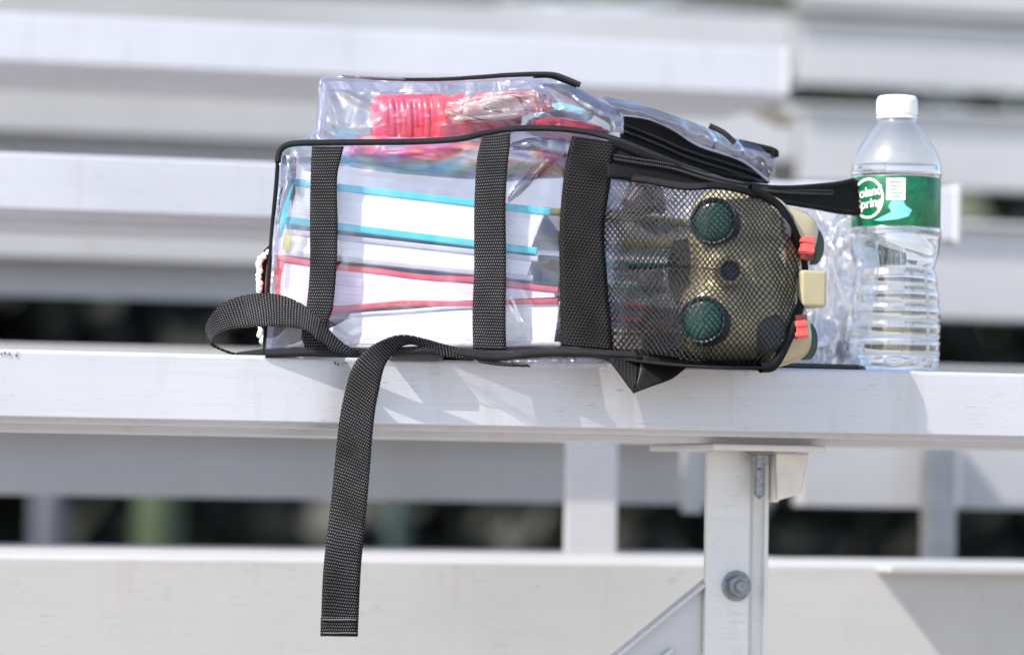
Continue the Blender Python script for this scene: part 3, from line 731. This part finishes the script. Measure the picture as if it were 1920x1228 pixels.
book((513, 486), (1048, 545), (1048, 562), (516, 582), Y1+.001, .15, 11, cover('red cover', (.62, .05, .06)), M_PG2, 'red covered book with fanned wavy pages, under the grey book', 6, 44, wav=.0011)
book((655, 590), (1060, 566), (1052, 645), (540, 650), Y1+.002, .145, 8, cover('cream cover', (.62, .60, .58)), M_PG, 'white paperback with cream cover at the bottom of the stack', 12, wav=.0006)
# second stack further inside, showing behind the wide band and through the net
Y2 = YB+.062
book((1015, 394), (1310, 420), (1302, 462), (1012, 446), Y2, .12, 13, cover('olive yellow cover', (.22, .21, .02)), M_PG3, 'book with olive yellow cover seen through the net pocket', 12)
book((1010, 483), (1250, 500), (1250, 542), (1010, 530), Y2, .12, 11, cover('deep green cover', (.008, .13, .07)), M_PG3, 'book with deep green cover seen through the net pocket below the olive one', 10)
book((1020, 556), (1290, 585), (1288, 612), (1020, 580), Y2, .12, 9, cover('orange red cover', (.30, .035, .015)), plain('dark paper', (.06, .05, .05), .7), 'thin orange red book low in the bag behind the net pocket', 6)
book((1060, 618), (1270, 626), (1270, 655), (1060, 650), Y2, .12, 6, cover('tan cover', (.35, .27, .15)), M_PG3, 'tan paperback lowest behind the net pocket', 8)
# small yellow and dark label stuck on the grey book
bm = bmesh.new(); bm_box(bm, P(538, 455, Y1+.0005), (.0035, .002, .0125)); o = frombm('sticky_tab', bm, plain('yellow paper', (.75, .62, .02), .5), None)
tag(o, 'yellow tab at the left end of the silver grey book', 'sticky tab')

# ------------------------------------------------------------------ loose things inside the bag
def blob(name, cx, cy, rx, ry, Yc, ry_d, mat, parent=None, amp=.18, sc=2.2, e=.75, sub=5, seedv=0, tilt=0):
    bm = bmesh.new(); bmesh.ops.create_icosphere(bm, subdivisions=sub, radius=1)
    c = P(cx, cy, Yc); s = 1/FPX*Yc/C0
    R = Matrix.Rotation(tilt, 3, 'Y')
    for v in bm.verts:
        d = v.co.copy(); q = Vector([math.copysign(abs(k)**e, k) for k in d])
        r_ = 1+amp*noise.noise(d*sc+Vector((seedv,)*3))+amp*.5*abs(noise.noise(d*sc*2.7+Vector((seedv,)*3)))
        v.co = c+R @ Vector((q.x*rx*s*r_, q.y*ry_d*r_, q.z*ry*s*r_))
    o = frombm(name, bm, mat, parent, True); return o
M_PINK = plain('pink plastic', (.74, .035, .09), .25, 0, 12, .15, .1, Transmission_Weight=.0)
M_FOIL = plain('crinkled wrapper', (.80, .28, .22), .22, .35, 22, .5, .6, .004)
# ribbed pink drink bottle lying in the front pocket
a = P(700, 226, YB+.075); b = P(900, 222, YB+.085); L = (b-a).length
pb_ = [(.001, 0), (.016, 0), (.0195, .003)]
for k in range(10): pb_ += [(.0200, .006+k*.0045), (.0200, .0085+k*.0045), (.0172 if k % 3 == 1 else .0196, .0087+k*.0045), (.0172 if k % 3 == 1 else .0196, .0103+k*.0045)]
pb_ += [(.0195, .052), (.015, .062), (.011, .066), (.011, .078), (.001, .078)]
rot = Vector((0, 0, 1)).rotation_difference((b-a).normalized()).to_matrix()
pk = lathe('drink_bottle', pb_, a, M_PINK, None, 48, rot)
tag(pk, 'pink ribbed plastic bottle lying in the clear front pocket', 'bottle')
a2 = P(812, 224, YB+.062); b2 = P(985, 214, YB+.07)
rot2 = Vector((0, 0, 1)).rotation_difference((b2-a2).normalized()).to_matrix()
pr2 = [(.001, 0), (.0165, 0), (.0185, .002), (.0185, .012), (.0172, .013), (.0172, .017), (.0185, .018), (.0185, .026), (.0165, .028), (.0160, .034), (.0180, .036), (.0180, .052), (.014, .062), (.009, .068), (.001, .069)]
tb = lathe('tumbler', pr2, a2, plain('coral red plastic', (.74, .045, .06), .22, 0, 14, .15, .1), None, 48, rot2)
tag(tb, 'coral red tumbler with ringed lid in the front pocket, right of the pink bottle', 'tumbler')
t = NT('gold and cream painted reflection'); f = t.noise(t.map(t.obj(), (7, 7, 16), (0, .3, 0)), 2.2, 3, .5, 2.5)
t.set(Base_Color=t.ramp(f, [(.36, (.80, .45, .36)), (.46, (.78, .62, .50)), (.5, (.30, .02, .03)), (.54, (.78, .50, .42)), (.64, (.70, .10, .10))]), Roughness=.22, Metallic=.25, Normal=t.bump(f, .5, .004))
wr = blob('snack_wrapper', 935, 200, 100, 25, YB+.042, .014, t.m, None, .26, 1.8, .8, 5, 2, -.14)  # added shape, a reflection in the vinyl painted into its colours
tag(wr, 'shiny cream and gold wrapper lying over the coral red tumbler', 'wrapper')
wr = blob('snack_wrapper', 1062, 246, 70, 20, YB+.06, .03, plain('dark red wrapper', (.45, .015, .04), .3, 0, 20, .3, .4, .003), None, .22, 1.4, .8, 5, 5, .15)
tag(wr, 'dark red wrapper at the right end of the front pocket', 'wrapper')
wr = blob('snack_wrapper', 1060, 214, 48, 16, YB+.08, .02, plain('pale teal wrapper', (.25, .50, .50), .3, 0, 20, .3, .4, .003), None, .22, 1.4, .8, 5, 8, .15)
tag(wr, 'pale teal wrapper above the dark red one in the front pocket', 'wrapper')
t = NT('patterned pouch'); f = t.noise(t.map(t.obj(), (9, 9, 22), (0, .25, 0)), 1.6, 2, .5, .6)
t.set(Base_Color=t.ramp(f, [(.32, (.50, .46, .66)), (.43, (.72, .08, .20)), (.5, (.80, .28, .14)), (.58, (.74, .60, .58)), (.68, (.40, .36, .56))]), Roughness=.3)
t.set(Normal=t.bump(t.noise(t.obj(), 50, 3), .5, .003))
po = blob('pouch', 850, 298, 215, 32, YB+.085, .05, t.m, None, .22, 1.6, .7, 5, 7, .04)
tag(po, 'soft patterned pouch in pink, orange and lavender lying on the books', 'pouch')
bo = blob('cloth_bundle', 1185, 372, 50, 34, YB+.075, .03, plain('grey pink cloth', (.36, .26, .30), .6, 0, 30, .5, .5, .003), None, .35, 2, .8, 5, 21)
tag(bo, 'small grey pink cloth bundle seen through the top left of the net pocket', 'cloth')

# ------------------------------------------------------------------ toy binoculars in the net pocket
TY = YB-.004
TB = empty('toy_binoculars', P(1410, 680, TY), 'beige toy binoculars with two dark green lenses and red sliders in the net side pocket', 'binoculars')
M_BEI = plain('beige plastic', (.40, .35, .22), .22, .2, 20, .08, .06)
M_GRNL = plain('green lens', (.002, .045, .033), .2, 0, 20, .3, .02)
M_DK = plain('dark blue rubber', (.03, .035, .06), .5)
M_REDP = plain('red plastic', (.72, .10, .09), .35)
ax = Vector((-.50, -.86, .10)).normalized(); rot = Vector((0, 0, 1)).rotation_difference(ax).to_matrix()
def smooth_merge(o):
    m = o.modifiers.new("r", 'REMESH'); m.mode = 'VOXEL'; m.voxel_size = .0022; m.use_smooth_shade = True
    m = o.modifiers.new("s", 'SMOOTH'); m.iterations = 14; m.factor = .6
bodies = bmesh.new()
def sell(bm, cx, cy, rx, rz, Yc, ryd, e, tilt=0):
    r = bmesh.ops.create_icosphere(bm, subdivisions=5, radius=1); c = P(cx, cy, Yc); s = Yc/C0/FPX; R = Matrix.Rotation(tilt, 3, 'Y')
    for v in r['verts']:
        q = Vector([math.copysign(abs(k)**e, k) for k in v.co]); v.co = c+R @ Vector((q.x*rx*s, q.y*ryd, q.z*rz*s))
sell(bodies, 1388, 436, 96, 80, TY+.016, .027, .62, .10)
sell(bodies, 1370, 600, 98, 80, TY+.016, .027, .62, -.12)
sell(bodies, 1385, 515, 88, 80, TY+.016, .028, .5)
smooth_merge(frombm('body', bodies, M_BEI, TB, True))
for cx, cy, r_ in ((1338, 415, .0172), (1318, 600, .0172)):
    c = P(cx, cy, TY-.020)
    rim = lathe('lens_rim', [(r_*.9, -.02), (r_*1.04, -.02), (r_*1.04, .002), (r_*1.02, .003), (r_*.97, .003), (r_*.94, .001), (r_*.9, .001)], c, M_DK, TB, 48, rot)
    lathe('lens', [(.0001, .0022), (r_*.4, .0020), (r_*.7, .0014), (r_*.95, .0003), (r_*.95, -.004), (.0001, -.004)], c, M_GRNL, TB, 48, rot)
M_NETDK = plain('dark grey doubled net', (.10, .10, .10), .5)
for cx, cy, tl_ in ((1448, 428, .3), (1436, 628, -.3)):
    bm = bmesh.new(); sell(bm, cx, cy, 36, 40, TY+.009, .014, .6, tl_); frombm('grip', bm, M_NETDK, TB, True)  # added dark patches standing in for doubled net
c = P(1368, 508, TY-.023); r2 = Vector((0, 0, 1)).rotation_difference(Vector((-.1, -1, 0))).to_matrix()
lathe('focus_knob', [(.0001, -.001), (.007, -.001), (.0075, .003), (.0105, .003), (.0115, .001), (.0115, -.010)], c, M_BEI, TB, 36, r2)
lathe('knob_recess', [(.0001, .0005), (.0074, .0005), (.0074, .0022), (.0068, .0022)], c, M_DK, TB, 36, r2)
# eyepiece end sticking out of the pocket
shellb = bmesh.new()
sell(shellb, 1462, 462, 60, 76, TY+.034, .026, .6, .35)
sell(shellb, 1452, 612, 60, 76, TY+.034, .026, .6, -.35)
sell(shellb, 1450, 538, 60, 90, TY+.034, .024, .6, 0)
smooth_merge(frombm('eyepiece_housing', shellb, M_BEI, TB, True))
bm = bmesh.new(); bm_box(bm, P(1512, 543, TY+.024), (.021, .034, .028)); bevel(frombm('hinge_block', bm, M_BEI, TB), .003, 4)
for cx, cy, tl_ in ((1512, 461, .12), (1499, 618, -.12)):
    bm = bmesh.new(); R = Matrix.Rotation(tl_, 3, 'Y')
    bm_box(bm, P(cx, cy, TY+.006), (.0085, .012, .0135), R)
    for k in (-1, 1): bm_box(bm, P(cx, cy+k*9, TY+.0045), (.0095, .012, .0035), R)
    bevel(frombm('slider', bm, M_REDP, TB), .0008)
    bm = bmesh.new(); bm_box(bm, P(cx-1, cy+(21 if cy < 500 else -21), TY+.008), (.0085, .012, .005), R)
    bevel(frombm('slider_slot', bm, plain('dark slot', (.12, .02, .02), .6), TB), .0005)
for cx, cy in ((1520, 462), (1508, 640)):
    c = P(cx, cy, TY+.034)
    lathe('eyecup', [(.0001, 0), (.012, 0), (.014, .004), (.014, .010), (.0001, .010)], c-Vector((.006, 0, 0)), plain('dark green rubber', (.02, .05, .045), .5), TB, 36, Vector((0, 0, 1)).rotation_difference(Vector((1, .2, 0))).to_matrix())

# ------------------------------------------------------------------ crumpled clear bag behind
SKEW = False
def crumple(name, cx, cy, rx, rz, Yc, ryd, mat, seedv, label, sub=6):
    bm = bmesh.new(); bmesh.ops.create_icosphere(bm, subdivisions=sub, radius=1); c = P(cx, cy, Yc); s = Yc/C0/FPX
    for v in bm.verts:
        d = v.co.copy(); o_ = Vector((seedv,)*3)
        r_ = 1+.30*noise.noise(d*1.4+o_)-.50*abs(noise.noise(d*2.3+o_))-.16*abs(noise.noise(d*5+o_))+.15
        q = Vector([math.copysign(abs(k)**.7, k) for k in d])
        v.co = c+Vector((q.x*rx*s*r_, q.y*ryd*r_, q.z*rz*s*r_))
        if v.co.z < ZT+.001: v.co.z = ZT+.001
    o = frombm(name, bm, mat, None, True); tag(o, label, 'plastic bag'); return o
crumple('plastic_bag', 1554, 548, 78, 160, YE+.085, .045, M_BAG, 3, 'crumpled clear plastic bag between the backpack and the water bottle')
o = box('phone', P(1440, 690, YE+.06).x, P(1620, 690, YE+.06).x, YE+.03, YE+.11, ZT+.0003, ZT+.005, plain('black glass', (.01, .01, .012), .1), None, .0015)
tag(o, 'thin flat black case lying on the plank beside the water bottle', 'flat case')

# ------------------------------------------------------------------ water bottle
BY = YE+.037
bc = P(1676, 700, BY); bc.z = ZT
WB = empty('water_bottle', bc, 'clear ribbed plastic water bottle with green label and white cap standing on the plank', 'water bottle')
sc = (BY/C0*(1+716/27000*C0*C0))/FPX     # metres per photograph pixel at the bottle
def bz(py): return (700-py)*sc
pf = [(690-700, 0)]
prof_px = [(700, 62), (699, 76), (694, 83), (684, 85.5), (676, 85.5), (671, 83), (666, 85.5), (652, 86), (644, 85.5), (639, 82), (634, 85.5), (620, 86), (612, 85.5), (607, 82), (602, 85), (588, 86), (580, 85), (574, 82), (568, 84), (556, 84), (548, 82.5), (541, 79), (534, 80), (522, 79), (514, 76.5), (507, 74), (500, 75.5), (490, 79), (476, 83), (462, 85), (448, 86), (436, 86), (430, 85), (425, 83), (340, 83), (335, 84.5), (328, 86), (316, 85), (306, 83.5), (296, 80), (284, 74.5), (270, 66), (256, 56), (243, 46), (234, 39), (229, 35.5), (222, 34)]
prof = [(r*sc, bz(y)) for y, r in prof_px]
zf = lambda v: v
def facet(v):
    h = v.z/sc
    return v
base = [(.0001, .004), (.008, .0035), (.016, .002), (.020, .0003)]
pr = base+[p for p in prof]
def smooth(pts, n=220):
    q = cr(pts, n); return q
PR = smooth(pr, 260)
def swirl(v):
    # diagonal bulges in the lower half, five feet at the base
    a = math.atan2(v.y, v.x); h = v.z/sc
    k = 0
    if 200 < h < 262: k = .035*math.sin(3*a+h*.03)*math.sin(math.pi*(h-200)/62)
    if 0 <= h < 26: k = -.05*abs(math.sin(4*a))**4*math.sin(math.pi*min(1, (h+6)/32))
    return Vector((v.x*(1+k), v.y*(1+k), v.z))
lathe('bottle_shell', PR, bc, M_PET, WB, 120, fn=swirl)
wl_z = bz(312)
wp = [(max(.0001, r-.0004), z+.0003) for r, z in PR if z < wl_z]+[(PR[-1][0]*0+ (80*sc), wl_z), (.0001, wl_z)]
wp[-2] = (wp[-3][0], wl_z)
t = NT('water'); t.set(Base_Color=(.97, .985, 1), Roughness=0.0, IOR=1.333, Transmission_Weight=1.0)
wo = lathe('water', wp, bc, t.m, WB, 120, fn=swirl)
M_CAP = plain('white cap plastic', (.86, .87, .86), .35, 0, 30, .03, .05)
capp = [(.0001, bz(180)), (28*sc, bz(180)), (34*sc, bz(181)), (37*sc, bz(185)), (38.5*sc, bz(190)), (39*sc, bz(213)), (38*sc, bz(216)), (35*sc, bz(217)), (35*sc, bz(219)), (38*sc, bz(219)), (38*sc, bz(223)), (30*sc, bz(223))]
vs, fs = lathe_me(capp, 144)
vv = []
for i, v in enumerate(vs):
    v = Vector(v); k = i//len(capp); h = v.z/sc
    if k % 2 and 486 < h < 512: v.x *= .975; v.y *= .975
    vv.append(v+bc)
mesh('cap', vv, fs, M_CAP, WB)
lathe('neck_ring', [(34*sc, bz(228)), (39*sc, bz(227)), (39*sc, bz(224.5)), (34*sc, bz(224))], bc, M_PET, WB, 64)
# label with its print, curved round the bottle
t = NT('green label'); s_ = t.n('ShaderNodeSeparateXYZ'); t.L.new(t.obj(), s_.inputs[0])
t.set(Base_Color=t.ramp(t.noise(t.map(t.obj(), (1, 1, 1)), 90, 5, .65), [(.35, (.0, .07, .03)), (.6, (.002, .15, .055)), (.75, (.006, .24, .085))]), Roughness=.3)
lab = lathe('label', [(83.6*sc, bz(429)), (84.0*sc, bz(428)), (84.0*sc, bz(337)), (83.6*sc, bz(336))], bc, t.m, WB, 120)
LR = 84.0*sc+.0002
front = math.atan2(-bc.y, -bc.x)           # azimuth facing the camera
def on_label(px, py, up=0):
    dx = (px-1676)*sc/LR; dx = max(-.999, min(.999, dx)); a = front+math.asin(dx)
    return bc+Vector(((LR+up)*math.cos(a), (LR+up)*math.sin(a), bz(py)))
def wrap_poly(name, rings, mat, up, parent=lab):
    vs = []; fs = []
    for ring in rings:
        bm = bmesh.new(); bm.faces.new([bm.verts.new((x, y, 0)) for x, y in ring])
        bmesh.ops.triangulate(bm, faces=bm.faces)
        for _ in range(3): bmesh.ops.subdivide_edges(bm, edges=[e for e in bm.edges if e.calc_length() > 5], cuts=1)
        bm.verts.ensure_lookup_table(); b = len(vs)
        bm.verts.index_update(); vs += [on_label(v.co.x, v.co.y, up) for v in bm.verts]; fs += [tuple(b+v.index for v in f.verts) for f in bm.faces]; bm.free()
    return mesh(name, vs, fs, mat, parent, False)
M_WP = plain('white print', (.85, .87, .85), .4, 0, 30, .03, .02); M_BP = plain('pale blue print', (.16, .50, .58), .4, 0, 60, .25, .02); M_GP = plain('green print', (.01, .17, .07), .4)
def ring(cx, cy, rx, ry, w, n=40, a0=0, a1=2*math.pi):
    o_ = []
    for k in range(n):
        t0 = a0+(a1-a0)*k/n; t1 = a0+(a1-a0)*(k+1)/n
        o_.append([(cx+rx*math.cos(t0), cy+ry*math.sin(t0)), (cx+rx*math.cos(t1), cy+ry*math.sin(t1)), (cx+(rx-w)*math.cos(t1), cy+(ry-w)*math.sin(t1)), (cx+(rx-w)*math.cos(t0), cy+(ry-w)*math.sin(t0))])
    return o_
wrap_poly('logo_ring', ring(1624, 378, 29, 38, 4, 36), M_WP, .0001)
wrap_poly('stream_print', [[(1668, 383), (1690, 383), (1694, 392), (1706, 400), (1700, 412), (1680, 418), (1650, 421), (1636, 420), (1652, 412), (1668, 404), (1662, 394)]], M_BP, .0002)
wrap_poly('info_box', [[(1658, 341), (1693, 341), (1693, 382), (1658, 382)]], M_WP, .0003)
wrap_poly('info_lines', [[(1663+(k % 2)*2, 347+k*7), (1688-(k % 3)*3, 347+k*7), (1688-(k % 3)*3, 349+k*7), (1663+(k % 2)*2, 349+k*7)] for k in range(5)], M_GP, .0004)
def wrap_text(txt, cx, cy, size, mat, slant=0, wid=1.0):
    cu = bpy.data.curves.new('txt', 'FONT'); cu.body = txt; cu.align_x = 'CENTER'; cu.align_y = 'CENTER'; cu.size = size; cu.offset = .35
    ob = bpy.data.objects.new('txt', cu); COL.objects.link(ob)
    dg = bpy.context.evaluated_depsgraph_get(); me = bpy.data.meshes.new_from_object(ob.evaluated_get(dg))
    bpy.data.objects.remove(ob); bpy.data.curves.remove(cu)
    vs = [on_label(cx+v.co.x*wid, cy-v.co.y-slant*v.co.x, .0003) for v in me.vertices]; fs = [tuple(p.vertices) for p in me.polygons]
    bpy.data.meshes.remove(me)
    mesh('lettering', vs, fs, mat, lab, False)
wrap_text('Poland', 1624, 367, 25, M_WP, .12, .75); wrap_text('Spring', 1626, 388, 25, M_WP, .12, .75)
